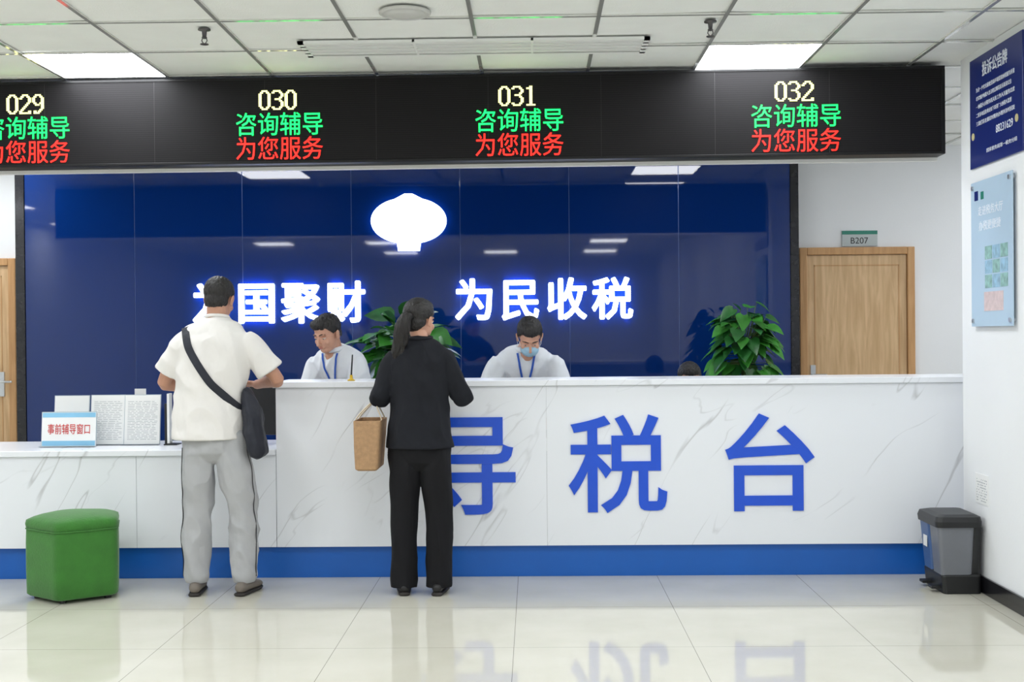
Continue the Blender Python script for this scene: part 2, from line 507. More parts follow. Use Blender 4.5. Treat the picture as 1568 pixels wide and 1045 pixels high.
# ---------------------------------------------------------------- blue feature wall
fw = empty('feature_wall')
YB = 9.5
xs = [-4.0, -3.13, -2.278, -1.42, -.567, .286, 1.139, 2.007]
for i in range(7):
    box('glass_panel_%d' % (i + 1), xs[i] + .0025, xs[i + 1] - .0025, YB, YB + .012, 0, HC - .012, BLUEGLASS, fw, bevel=.001)
box('core', -4.07, 2.07, YB + .013, 9.9, 0, HC - .012, BLACKM, fw)
bm = bmesh.new()
for x in xs[1:-1]: addbox(bm, x - .0025, x + .0025, YB + .004, YB + .013, 0, HC - .012)
fin('seams', bm, SEAM, fw)
box('pilaster_left', -4.07, -4.0, YB - .01, YB + .013, 0, HC - .012, BLACKSTONE, fw)
box('pilaster_right', 2.007, 2.07, YB - .01, YB + .013, 0, HC - .012, BLACKSTONE, fw)

def circ(r, n=8): return [(r * math.cos(2 * math.pi * k / n), r * math.sin(2 * math.pi * k / n)) for k in range(n)] + [(0, 0)]
def backlit(name, s, x0, x1, z0, z1):
    e = empty(name)
    g = .0065
    text('face', s, x1 - x0 - 2 * g, z1 - z0 - 2 * g, .008, GLOW, FRONT((x0 + x1) / 2, YB - .035, (z0 + z1) / 2), e, spacing=1.2, res=2, shifts=circ(g))
    text('halo', s, x1 - x0 - 2 * g, z1 - z0 - 2 * g, .028, GLOWB, FRONT((x0 + x1) / 2, YB - .003, (z0 + z1) / 2), e, spacing=1.2, res=2, shifts=circ(g * 1.2, 6))
backlit('illuminated_slogan', '为国聚财', -2.665, -1.315, 1.50, 1.83)
backlit('illuminated_slogan', '为民收税', -.609, .777, 1.51, 1.84)
# lantern emblem
lg = empty('illuminated_emblem')
def emblem(bm, cx, cz, s, y0, y1):
    a, b = .292 * s, .178 * s
    hw, tw = .083 * s, .10 * s
    pts = []
    th0 = math.acos(tw / a); th1 = math.acos(hw / a)
    def arc(t0, t1, n=20):
        for k in range(n + 1):
            t = t0 + (t1 - t0) * k / n
            pts.append((a * math.copysign(abs(math.cos(t)) ** .92, math.cos(t)), b * math.sin(t)))
    arc(-th1, th0)
    pts.append((.03 * s, b + .03 * s)); pts.append((-.03 * s, b + .03 * s))
    arc(math.pi - th0, math.pi + th1)
    pts.append((-hw, -b - .055 * s)); pts.append((hw, -b - .055 * s))
    f = bm.faces.new([bm.verts.new((cx + x, y0, cz + z)) for x, z in pts])
    r = bmesh.ops.extrude_face_region(bm, geom=[f])
    for v in r['geom']:
        if isinstance(v, bmesh.types.BMVert): v.co.y = y1
bm = bmesh.new(); emblem(bm, -.967, 2.296, 1.0, YB - .047, YB - .034); fin('face', bm, GLOW, lg)
bm = bmesh.new(); emblem(bm, -.967, 2.296, 1.012, YB - .033, YB - .002); fin('halo', bm, GLOWB, lg)

# ---------------------------------------------------------------- doors
def door(name, x0, x1, zt):
    e = empty(name)
    y = 9.9
    box('jamb_left', x0, x0 + .06, y - .05, y, 0, zt, WOODF, e, bevel=.006)
    box('jamb_right', x1 - .06, x1, y - .05, y, 0, zt, WOODF, e, bevel=.006)
    box('lintel', x0 + .06, x1 - .06, y - .05, y, zt - .06, zt, WOODF, e, bevel=.006)
    box('leaf', x0 + .063, x1 - .063, y - .025, y - .002, .01, zt - .063, WOODL, e)
    bm = bmesh.new()
    a, b = x0 + .12, x1 - .12
    for (p, q, r_, s) in ((a, b, zt - .15, zt - .142), (a, b, .18, .188)):
        addbox(bm, p, q, y - .028, y - .024, r_, s)
    addbox(bm, a, a + .008, y - .028, y - .024, .18, zt - .142)
    addbox(bm, b - .008, b, y - .028, y - .024, .18, zt - .142)
    fin('moulding', bm, WOODF, e)
    bm = bmesh.new()
    addbox(bm, x0 + .085, x0 + .125, y - .036, y - .025, .93, 1.13)
    tube(bm, [(x0 + .105, y - .03, 1.05), (x0 + .105, y - .075, 1.05), (x0 + .2, y - .08, 1.05)], [.010, .010, .009], ref=V((0, 0, 1)), n=10)
    fin('handle', bm, ALU, e, smooth=False)
    return e
door('door_1', 2.155, 3.08, 2.08)
d2 = door('door_2', -5.15, -4.23, 2.06)
for o in d2.children:
    if o.name.startswith('handle'):
        o.location.x = .69
e = empty('room_number_sign')
box('plate', 2.505, 2.79, 9.885, 9.9, 2.09, 2.215, mat('plate_grey', (186, 194, 194), rough=.4, var=.03), e)
box('strip', 2.505, 2.79, 9.883, 9.888, 2.185, 2.215, TEAL, e)
text('number', 'B207', .14, .05, .002, BLK, FRONT(2.645, 9.885, 2.135), e)

# ---------------------------------------------------------------- counter
ct = empty('reception_counter')
ZH = 1.137
box('panel_high_a', -1.49, .0695, 6.98, 7.02, .184, 1.10, MARBLE, ct)
box('panel_high_b', .0705, 2.6, 6.98, 7.02, .184, 1.10, MARBLE, ct)
box('top_high', -1.505, 2.62, 6.958, 7.42, 1.104, ZH, MARBLE, ct, bevel=.003)
box('shadow_gap', -1.485, 2.6, 6.985, 7.40, 1.098, 1.106, ALU, ct)
box('end_panel', -1.49, -1.45, 7.02, 7.42, .75, 1.10, MARBLE, ct, bevel=.002)
box('panel_low_a', -4.2, -2.305, 6.98, 7.02, .184, .715, MARBLE, ct, bevel=.001)
box('panel_low_b', -2.303, -1.493, 6.98, 7.02, .184, .715, MARBLE, ct, bevel=.001)
box('top_low', -4.22, -1.492, 6.958, 7.62, .717, .75, MARBLE, ct, bevel=.003)
box('kick_board', -4.2, 2.6, 7.02, 7.06, 0, .184, KICK, ct)
box('staff_desk', -1.45, 2.6, 7.06, 7.60, .72, .75, WHITEP, ct, bevel=.003)
bm = bmesh.new()
for x in (-4.18, -3.0, -1.47, 0.6, 2.56): addbox(bm, x, x + .03, 7.06, 7.45, 0, .717)
fin('supports', bm, WHITEP, ct)
lt = empty('counter_lettering')
for ch, xc, w, h, zc in (('导', -.385, .55, .56, .645), ('税', .477, .565, .565, .652), ('台', 1.347, .51, .56, .655)):
    text('character', ch, w, h, .008, BLUETXT, FRONT(xc, 6.9795, zc), lt, offset=.012)

# ---------------------------------------------------------------- LED display
ld = empty('led_display_screen')
LX0, LX1, LZ0, LZ1, LY = -4.7, 2.30, 2.385, 2.874, 6.80
box('cabinet', LX0, LX1, LY + .012, LY + .17, LZ0, LZ1, BLACKM, ld)
box('matrix', LX0 + .014, LX1 - .02, LY + .004, LY + .012, LZ0 + .014, LZ1 - .014, LED, ld)
bm = bmesh.new()
addbox(bm, LX0, LX1, LY, LY + .012, LZ1 - .014, LZ1)
addbox(bm, LX0, LX1, LY, LY + .012, LZ0, LZ0 + .014)
addbox(bm, LX1 - .02, LX1, LY, LY + .012, LZ0 + .014, LZ1 - .014)
addbox(bm, LX0, LX0 + .014, LY, LY + .012, LZ0 + .014, LZ1 - .014)
fin('bezel', bm, BLACKM, ld, bevel=.002)
bm = bmesh.new()
for k in range(1, 11):
    x = LX0 + k * (LX1 - LX0) / 11
    addbox(bm, x - .0008, x + .0008, LY + .003, LY + .005, LZ0 + .014, LZ1 - .014)
fin('module_seams', bm, mat('seam_grey', (44, 42, 44), var=.1), ld)
box('rear_trim', LX0, LX1, LY + .15, LY + .18, LZ0 - .02, LZ0, WHITEP, ld)
bm = bmesh.new()
for x in (-4.2, -3, -1.5, 0, 1.2, 2.1): addbox(bm, x - .01, x + .01, LY + .08, LY + .1, LZ1, HC - .02)
fin('hangers', bm, ALU, ld)
DG = {
'0': ['..####..', '.##..##.', '##....##', '##....##', '##....##', '##....##', '##....##', '##....##', '##....##', '##....##', '.##..##.', '..####..'],
'3': ['.#####..', '##...##.', '......##', '......##', '.....##.', '..####..', '.....##.', '......##', '......##', '......##', '##...##.', '.#####..'],
'1': ['...##...', '.####...', '...##...', '...##...', '...##...', '...##...', '...##...', '...##...', '...##...', '...##...', '...##...', '.######.'],
'2': ['..####..', '.##..##.', '##....##', '......##', '......##', '.....##.', '....##..', '...##...', '..##....', '.##.....', '##....##', '########'],
'9': ['..####..', '.##..##.', '##....##', '##....##', '##....##', '.##..###', '..###.##', '......##', '......##', '.....##.', '.##.##..', '.####...']}
for num, xc in (('029', -2.895), ('030', -1.435), ('031', -.07), ('032', 1.477)):
    bm = bmesh.new()
    p = .215 / 25.0; q = .112 / 12.0
    for ci, chh in enumerate(num):
        for r_, row in enumerate(DG[chh]):
            for c_, ch_ in enumerate(row):
                if ch_ == '#':
                    x = xc - .01 - .215 / 2 + (ci * 8.7 + c_) * p; z = 2.745 + .056 - r_ * q
                    addbox(bm, x, x + p * .93, LY + .001, LY + .004, z - q * .93, z)
    fin('number', bm, YEL, ld)
    text('green_line', '咨询辅导', .495, .130, .003, GRN, FRONT(xc, LY + .003, 2.609), ld, offset=.001, res=2)
    text('red_line', '为您服务', .495, .130, .003, RED, FRONT(xc, LY + .003, 2.472), ld, res=2)
# whole display hangs very slightly off-parallel (pivot at its right end)
ang = math.radians(-1.3)
ld.rotation_euler = (0, 0, ang)
pv = V((LX1, LY, 0)); rp = Matrix.Rotation(ang, 3, 'Z') @ pv
ld.location = (pv.x - rp.x, pv.y - rp.y, 0)

# ---------------------------------------------------------------- right wall signs
XW = 2.39
s = empty('complaint_notice_board')
box('board', XW - .012, XW, 5.93, 6.64, 2.27, 2.855, NAVY, s, bevel=.002)
text('title', '投诉公告牌', .34, .075, .002, WHITEINK, WEST(XW - .012, 6.285, 2.775), s, offset=.01)
lines = ['为进一步优化税收营商环境提高纳税服务质量', '切实维护纳税人合法权益现将投诉渠道公告', '一纳税人对税务机关及工作人员服务态度', '二投诉电话及地址如下欢迎广大纳税人监督', '三我们将在规定时限内办理并及时回复']
for k, t in enumerate(lines):
    text('line', t, .52 if k % 2 == 0 else .48, .024, .001, WHITEINK, WEST(XW - .012, 6.285 + (0 if k % 2 == 0 else .02), 2.68 - k * .045), s, res=1)
text('phone', '88231629', .22, .04, .001, WHITEINK, WEST(XW - .012, 6.16, 2.43), s)
text('footer', '国家税务局第一税务分局', .4, .022, .001, WHITEINK, WEST(XW - .012, 6.2, 2.34), s, res=1)
for yy, zz in ((6.59, 2.44), (6.00, 2.44)):
    bm = bmesh.new(); tube(bm, [(XW - .0125, yy, zz), (XW - .0145, yy, zz)], [.020, .020], ref=V((0, 0, 1)), n=20, r0=False, r1=False); fin('badge', bm, mat('badge', (210, 200, 150), var=.2), s)

s = empty('acrylic_poster')
box('sheet', XW - .022, XW - .016, 6.04, 6.605, 1.42, 2.19, POSTER, s, bevel=.001)
bm = bmesh.new()
for yy in (6.07, 6.575):
    for zz in (1.45, 2.16):
        tube(bm, [(XW, yy, zz), (XW - .03, yy, zz)], [.012, .012], ref=V((0, 0, 1)), n=14, r0=False, r1=False)
fin('standoffs', bm, ALU, s)
text('title', '走进税务大厅', .34, .05, .001, WHITEINK, WEST(XW - .022, 6.33, 2.03), s)
text('subtitle', '办税更便捷', .3, .05, .001, WHITEINK, WEST(XW - .022, 6.34, 1.95), s)
bm = bmesh.new()
for a in range(3):
    for b_ in range(3):
        addbox(bm, XW - .0235, XW - .022, 6.10 + a * .105, 6.195 + a * .105, 1.62 + b_ * .075, 1.688 + b_ * .075, (a + b_) % 2)
fin('pictures', bm, [PHOTO1, PHOTO3], s)
box('picture_band', XW - .0235, XW - .022, 6.16, 6.42, 1.50, 1.60, PHOTO2, s)
box('emblem', XW - .0235, XW - .022, 6.50, 6.55, 2.09, 2.14, NAVY, s)
box('emblem_b', XW - .0235, XW - .022, 6.42, 6.46, 2.09, 2.13, TEAL, s)
s = empty('notice_paper')
box('sheet', XW - .003, XW, 6.44, 6.62, .47, .63, PAPER, s)
bm = bmesh.new()
for a in range(12):
    for b in range(9):
        if random.random() < .6:
            addbox(bm, XW - .004, XW - .003, 6.455 + a * .0125, 6.455 + a * .0125 + .006, .485 + b * .014, .485 + b * .014 + .005)
fin('print', bm, INK, s)

# ---------------------------------------------------------------- stool
def rpoly(n, R, z, c, rnd=.16, a0=-math.pi / 2, per=10):
    vs = [V((R * math.cos(a0 + 2 * math.pi * k / n), R * math.sin(a0 + 2 * math.pi * k / n), 0)) for k in range(n)]
    out = []
    for k in range(n):
        p0, p1, p2 = vs[k - 1], vs[k], vs[(k + 1) % n]
        A = p1.lerp(p0, rnd); B = p1.lerp(p2, rnd)
        for i in range(per):
            t = i / (per - 1)
            q = A * (1 - t) ** 2 + p1 * 2 * t * (1 - t) + B * t * t
            out.append(V((c[0] + q.x, c[1] + q.y, z)))
    return out
st = empty('upholstered_pouf')
SC = (-2.50, 6.57)
bm = bmesh.new()
prof = [(.95, .02), (1, .03), (1.01, .15), (1.01, .30), (1.0, .372), (.98, .379), (1.005, .386), (1.02, .405), (1.0, .425), (.95, .437), (.8, .447), (.5, .455), (.1, .457)]
loft(bm, [rpoly(5, .268 * r, z, SC, rnd=.14 + (.2 if z > .43 else 0)) for r, z in prof])
fin('cushion', bm, GREENF, st, smooth=True)
bm = bmesh.new()
for k in range(5):
    a = -math.pi / 2 + 2 * math.pi * k / 5
    lathe(bm, [(.018, 0), (.02, .03)], (SC[0] + .2 * math.cos(a), SC[1] + .2 * math.sin(a), 0), 12)
fin('feet', bm, BLK, st)
bm = bmesh.new()
pts = rpoly(5, .268 * 1.012, .379, SC)
pts.append(pts[0])
tube(bm, pts, [.004] * len(pts), ref=V((0, 0, 1)), n=6)
fin('piping', bm, GREENF, st, smooth=True)

# ---------------------------------------------------------------- bin
b = empty('pedal_waste_bin')
bx0, bx1, by0, by1 = 2.135, 2.365, 6.47, 6.79
def rrect(x0, x1, y0, y1, z, r=.02):
    out = []
    for cx, cy, a in ((x1 - r, y1 - r, 0), (x0 + r, y1 - r, 90), (x0 + r, y0 + r, 180), (x1 - r, y0 + r, 270)):
        for k in range(5):
            t = math.radians(a + k * 22.5)
            out.append(V((cx + r * math.cos(t), cy + r * math.sin(t), z)))
    return out
bm = bmesh.new()
loft(bm, [rrect(bx0 + .022, bx1 - .045, by0 + .012, by0 + .155, .1), rrect(bx0, bx1 - .035, by0, by0 + .155, .36)])
fin('grey_bucket', bm, GREY, b, smooth=False)
bm = bmesh.new()
loft(bm, [rrect(bx0 + .022, bx1 - .045, by0 + .165, by1 - .012, .1), rrect(bx0, bx1 - .035, by0 + .165, by1, .36)])
fin('blue_bucket', bm, BINBLUE, b)
bm = bmesh.new()
loft(bm, [rrect(bx0 + .03, bx1, by0 + .005, by1 - .005, 0), rrect(bx0 + .02, bx1, by0 + .005, by1 - .005, .095), rrect(bx0 + .03, bx1 - .01, by0 + .015, by1 - .015, .105)])
loft(bm, [rrect(bx1 - .06, bx1, by0 + .02, by1 - .02, .09), rrect(bx1 - .05, bx1 + .003, by0 + .005, by1 - .005, .36)])
addbox(bm, bx0 - .02, bx0 + .04, by0 + .05, by0 + .11, .02, .035)
addbox(bm, bx0 - .02, bx0 + .04, by0 + .2, by0 + .26, .02, .035)
fin('base', bm, BLK, b, bevel=.003)
bm = bmesh.new()
loft(bm, [rrect(bx0 - .01, bx1 + .004, by0 - .012, by1 + .01, .355, .03), rrect(bx0 - .014, bx1 + .004, by0 - .015, by1 + .01, .385, .03), rrect(bx0 - .005, bx1, by0 - .005, by1 + .005, .41, .03), rrect(bx0 + .03, bx1 - .02, by0 + .03, by1 - .03, .42, .03)])
fin('lid', bm, BLK, b, smooth=False)
box('label', bx0 + .004, bx0 + .006, by0 + .2, by0 + .26, .22, .28, WHITEP, b)

# ---------------------------------------------------------------- plants
def leaf(bm, base, d, up, L, W, mi):
    d = d.normalized(); s = d.cross(up)
    if s.length < .01: s = V((1, 0, 0))
    s.normalize(); u = s.cross(d).normalized()
    prof = [(-.12, .22), (0, .40), (.2, .5), (.45, .44), (.7, .28), (.9, .1), (1.0, .01)]
    rows = []
    for t, w in prof:
        c = base + d * t * L - V((0, 0, 1)) * (max(t, 0) ** 2) * L * .35
        if t < 0: mid = base
        else: mid = c - u * w * W * .12
        rows.append((bm.verts.new(c + s * w * W + u * w * W * .12), bm.verts.new(mid), bm.verts.new(c - s * w * W + u * w * W * .12)))
    for a, b_ in zip(rows[:-1], rows[1:]):
        f = bm.faces.new((a[0], a[1], b_[1], b_[0])); f.material_index = mi; f.smooth = True
        f = bm.faces.new((a[1], a[2], b_[2], b_[1])); f.material_index = mi; f.smooth = True

def plant(name, x, y, zc, rx, rz, n, L, potr, poth, seed, hang=.35):
    random.seed(seed)
    e = empty(name)
    bm = bmesh.new(); bs = bmesh.new()
    core = V((x, y, poth))
    for k in range(n):
        th = random.uniform(0, 2 * math.pi); ph = math.asin(random.uniform(-.75, 1))
        o = V((math.cos(th) * math.cos(ph), math.sin(th) * math.cos(ph), math.sin(ph)))
        rr = random.uniform(.55, 1.0)
        p = V((x + o.x * rx * rr, y + o.y * rx * rr * .8, zc + o.z * rz * rr))
        d = V((o.x, o.y, o.z * .5 - hang + random.uniform(-.3, .3)))
        up = V((o.x * .6, o.y * .6 - .3, 1)) + V((random.uniform(-.4, .4), random.uniform(-.4, .4), 0))
        l = L * random.uniform(.75, 1.2)
        leaf(bm, p, d, up.normalized(), l, l * random.uniform(.75, .95), random.choice((0, 0, 1)))
        c2 = V((x + o.x * .03, y + o.y * .03, min(zc, p.z)))
        tube(bs, [core, c2 if c2.z > poth else core + V((0, 0, .05)), p], [.004, .0035, .0025], n=5)
    me = bpy.data.meshes.new('foliage'); bm.to_mesh(me); bm.free()
    me.materials.append(LEAF); me.materials.append(LEAF2)
    link(bpy.data.objects.new('foliage', me), e)
    fin('stems', bs, STEM, e, smooth=True)
    bm = bmesh.new()
    lathe(bm, [(potr * .7, 0), (potr * .75, .02), (potr * .95, poth * .7), (potr, poth - .03), (potr * 1.06, poth - .03), (potr * 1.06, poth), (potr * .95, poth), (potr * .93, poth - .04), (.01, poth - .04)], (x, y, 0))
    fin('pot', bm, POT, e, smooth=False)
    bm = bmesh.new(); lathe(bm, [(potr * .92, poth - .05), (potr * .9, poth - .025), (.01, poth - .02)], (x, y, 0)); fin('soil', bm, SOIL, e)
plant('potted_pothos', -.90, 8.5, 1.33, .29, .24, 64, .18, .17, .8, 3, .0)
plant('potted_pothos', 1.53, 8.85, 1.29, .23, .36, 130, .13, .17, .7, 5, .5)

# ---------------------------------------------------------------- people
def head_parts(bm, M):
    E = lambda c, r, rot=None: ell(bm, c, r, M, rot)
    E((0, -.012, .035), (.074, .094, .082)); E((0, -.028, -.018), (.060, .062, .060))
    E((0, .02, -.03), (.060, .070, .080)); E((0, .045, -.080), (.038, .040, .030))
    E((0, .074, .022), (.048, .016, .012))
    for s_ in (-1, 1):
        E((s_ * .036, .060, -.030), (.022, .020, .022))
        E((s_ * .011, .097, -.036), (.007, .008, .006))
        E((s_ * .078, -.008, -.006), (.007, .017, .030), (0, s_ * .2, 0))
        E((s_ * .074, -.004, -.028), (.008, .009, .012))
    tube(bm, [M @ V((0, .086, .006)), M @ V((0, .100, -.018)), M @ V((0, .108, -.033))], [.007, .009, .011])
    E((0, .082, -.06), (.026, .012, .014))

def face_bits(root, M, mask=False, skin=SKIN):
    bm = bmesh.new()
    for s_ in (-1, 1): ell(bm, (s_ * .030, .0715, -.001), (.013, .0105, .0065), M)
    fin('eyes', bm, EYEW, root, smooth=True)
    bm = bmesh.new()
    for s_ in (-1, 1): ell(bm, (s_ * .030, .0790, -.003), (.0052, .0035, .0050), M)
    fin('irises', bm, IRIS, root, smooth=True)
    bm = bmesh.new()
    for s_ in (-1, 1): ell(bm, (s_ * .030, .0728, .0045), (.0155, .0115, .0058), M)
    fin('eyelids', bm, skin, root, smooth=True)
    bm = bmesh.new()
    for s_ in (-1, 1):
        tube(bm, [M @ V((s_ * .014, .0885, .022)), M @ V((s_ * .030, .0870, .028)), M @ V((s_ * .048, .074, .023))], [.0032, .0036, .0022], n=8)
    fin('eyebrows', bm, HAIR, root, smooth=True)
    if not mask:
        bm = bmesh.new()
        ell(bm, (0, .0915, -.0565), (.019, .005, .0030), M); ell(bm, (0, .0912, -.0625), (.015, .005, .0036), M)
        fin('lips', bm, LIPS, root, smooth=True)
    else:
        bm = bmesh.new()
        ell(bm, (0, .048, -.055), (.060, .066, .048), M); ell(bm, (0, .085, -.035), (.028, .030, .026), M)
        remesh('face_mask', bm, .004, 3, MASK, root)
        bm = bmesh.new()
        for s_ in (-1, 1):
            tube(bm, [M @ V((s_ * .056, .06, -.03)), M @ V((s_ * .074, .02, -.0)), M @ V((s_ * .084, -.018, .0)), M @ V((s_ * .074, .01, -.05)), M @ V((s_ * .05, .05, -.075))], [.0012] * 5, n=6)
        fin('mask_loops', bm, WHITEP, root, smooth=True)

def hair_male(root, M, back=-.045, fringe=0.0):
    bm = bmesh.new()
    ell(bm, (0, -.014, .042), (.0805, .0995, .087), M)
    ell(bm, (0, -.034, -.014), (.067, .069, .062), M)
    ell(bm, (0, .03, .078), (.055, .058, .05), M)
    if fringe: ell(bm, (.01, .05, .083), (.055, .045, .035), M)
    Mi = M.inverted()
    def cut(co):
        p = Mi @ co
        y = p.y
        top = .062 - fringe
        if y > .06: lim = top
        elif y > .025: lim = top - (.06 - y) / .035 * (top - .012)
        elif y > -.03: lim = .010
        else: lim = back + .02 * max(0, (y + .07) / .04)
        lim += noise.noise(p * 90) * .006
        return p.z < lim
    return remesh('hair', bm, .0035, 2, HAIR, root, fold=(.0025, (70, 70, 25), 3), cut=cut)

def hand(bm, wr, d, n_, right=True, curl=.35, sc=1.0):
    d = V(d).normalized(); n_ = V(n_); n_ = (n_ - d * n_.dot(d)).normalized()
    s = d.cross(n_)
    if not right: s = -s
    wr = V(wr)
    tube(bm, [wr - d * .02, wr + d * .02 * sc, wr + d * .055 * sc, wr + d * .088 * sc],
         [(.026 * sc, .019 * sc), (.030 * sc, .018 * sc), (.039 * sc, .016 * sc), (.039 * sc, .012 * sc)], ref=s)
    for k, ln in ((.030, .072), (.0095, .080), (-.0115, .074), (-.031, .058)):
        p = wr + d * (.086 - abs(k) * .15) * sc + s * k * sc
        a = curl * .5; pts = [p]
        for seg in (.42, .33, .25):
            dd = (d * math.cos(a) + n_ * math.sin(a) + s * k * 1.5).normalized()
            p = p + dd * ln * seg * sc; pts.append(p); a += curl
        tube(bm, pts, [.0088 * sc, .0082 * sc, .0075 * sc, .006 * sc], ref=s, n=10)
    p = wr + d * .028 * sc + s * .024 * sc
    d1 = (d * .6 + s * .75 + n_ * .25).normalized(); d2 = (d * .85 + s * .35 + n_ * .4).normalized()
    tube(bm, [p, p + d1 * .036 * sc, p + d1 * .036 * sc + d2 * .03 * sc, p + d1 * .036 * sc + d2 * .052 * sc], [.013 * sc, .011 * sc, .0095 * sc, .007 * sc], ref=n_, n=10)

def shoe(bu, bs, x, y, yaw, s=1.0):
    R = Matrix.Translation((x, y, 0)) @ Matrix.Rotation(yaw, 4, 'Z')
    P = lambda a, b, c: R @ V((a * s, b * s, c * s))
    ref = R.to_3x3() @ V((1, 0, 0))
    tube(bu, [P(0, -.045, .045), P(0, .0, .05), P(0, .06, .046), P(0, .12, .036), P(0, .165, .030)],
         [(.032 * s, .03 * s), (.035 * s, .035 * s), (.040 * s, .032 * s), (.043 * s, .026 * s), (.036 * s, .02 * s)], ref=ref)
    tube(bu, [P(0, -.012, .05), P(0, -.005, .09)], [.033 * s, .030 * s])
    tube(bs, [P(0, -.06, .010), P(0, .0, .010), P(0, .07, .010), P(0, .13, .010), P(0, .175, .011)],
         [(.034 * s, .013), (.037 * s, .013), (.043 * s, .013), (.046 * s, .013), (.034 * s, .012)], ref=ref)

def bvh_of(ob):
    me = ob.data
    return BVHTree.FromPolygons([v.co.copy() for v in me.vertices], [tuple(p.vertices) for p in me.polygons])

def ribbon(name, bvh, path, dirv, width, m, root, start=1.0, thick=.003, lift=.004):
    dirv = V(dirv); pts = []
    N = 40
    segs = len(path) - 1
    for i in range(N + 1):
        t = i / N * segs; k = min(int(t), segs - 1); f = t - k
        p = V(path[k]).lerp(V(path[k + 1]), f)
        h = bvh.ray_cast(p - dirv * start, dirv)
        if h[0] is not None: pts.append((h[0] + h[1] * lift * (1 if h[1].dot(dirv) < 0 else -1), h[1]))
    if len(pts) < 4: print('ribbon miss', name); return
    for _ in range(4):
        pts = [pts[0]] + [((pts[i - 1][0] + pts[i][0] * 2 + pts[i + 1][0]) / 4, pts[i][1]) for i in range(1, len(pts) - 1)] + [pts[-1]]
    bm = bmesh.new(); rows = []
    for i, (p, n_) in enumerate(pts):
        t = (pts[min(i + 1, len(pts) - 1)][0] - pts[max(i - 1, 0)][0]).normalized()
        s = t.cross(-dirv).normalized()
        rows.append([p + s * width / 2, p - s * width / 2, p - s * width / 2 - dirv * thick, p + s * width / 2 - dirv * thick])
    loft(bm, rows)
    fin(name, bm, m, root, smooth=False)

def person(name, loc, rz, P):
    root = empty(name, loc, rz)
    H = Matrix.Translation(P['head']) @ Euler(P.get('hrot', (0, 0, 0)), 'YXZ').to_matrix().to_4x4() @ Matrix.Scale(P.get('hs', 1.0), 4)
    skin = P.get('skin', SKIN)
    bm = bmesh.new()
    head_parts(bm, H)
    sp = P['spine']
    nk = V(sp[-1][0])
    nr = P.get('neck_r', .054)
    tube(bm, [nk - V((0, 0, .05)), nk, H @ V((0, -.022, -.05)), H @ V((0, -.018, .0))], [nr * 1.1, nr, nr * .96, nr * .9])
    tube(bm, [V(c) for c, r in sp[2:-1]], [(r[0] * .66, r[1] * .66) for c, r in sp[2:-1]])
    for side, k in (('L', -1), ('R', 1)):
        sh, el, wr, hd, hn = [V(q) for q in P['arm' + side][:5]]
        a = P.get('armr', 1.0)
        sh = sh + V((-k * .03, 0, -.035))
        inner = V((sh.x * .5, sh.y, sh.z - .03))
        tube(bm, [inner, sh, sh.lerp(el, .5), el, el.lerp(wr, .3), el.lerp(wr, .75), wr], [.040 * a, .040 * a, .042 * a, .037 * a, .038 * a, .029 * a, (.027 * a)], sm=3)
        hand(bm, wr, hd, hn, side == 'R', P.get('curl', .4), P.get('hands', 1.0))
    remesh('body', bm, .0032, 2, skin, root)
    bm = bmesh.new()
    tube(bm, [c for c, r in sp], [r for c, r in sp], n=32, r0=False, r1=False, sm=4)
    sd = P.get('sdrop', .034)
    for side, k in (('L', -1), ('R', 1)):
        sh, el, wr = [V(q) for q in P['arm' + side][:3]]
        sh = sh + V((-k * .026, 0, -sd))
        inner = V((sh.x * .45, sh.y, sh.z + .0))
        f = P['sleeve']
        if f <= 1:
            sr = P.get('sr', (.058, .066, .070))
            tube(bm, [inner, sh, sh.lerp(el, f * .5), sh.lerp(el, f)], [.050, sr[0], sr[1], sr[2]], r1=False, n=20, sm=4)
        else:
            sr = P.get('sr', (.053, .052, .048))
            tube(bm, [inner, sh, sh.lerp(el, .5), el, el.lerp(wr, .5), el.lerp(wr, .93)], [.048, sr[0], sr[1], sr[2], .042, .037], r1=False, n=20, sm=4)
    shirt = remesh('top', bm, .006, P.get('ssm', 14), P['shirt'], root, fold=(P.get('fold', .006), P.get('ffr', (7, 7, 5)), P.get('seed', 1), 1))
    bm = bmesh.new()
    pr = P['pelvis']
    tube(bm, [c for c, r in pr], [r for c, r in pr], n=24)
    for side in 'LR':
        lp = P['leg' + side]
        tube(bm, [c for c, r in lp], [r for c, r in lp], r1=False, n=20, sm=4)
    tr = remesh('trousers', bm, .006, 3, P['pants'], root, fold=(P.get('pfold', .006), P.get('pfr', (9, 9, 5)), P.get('seed', 1) + 4, 1), floor=True)
    bu = bmesh.new(); bs = bmesh.new()
    for fx, fy, fyaw in P['feet']: shoe(bu, bs, fx, fy, fyaw, P.get('shoes', 1.0))
    remesh('shoes', bu, .005, 2, P.get('shoe', SHOEB), root, floor=True)
    remesh('soles', bs, .004, 1, SOLE, root, floor=True)
    return root, H, shirt, tr

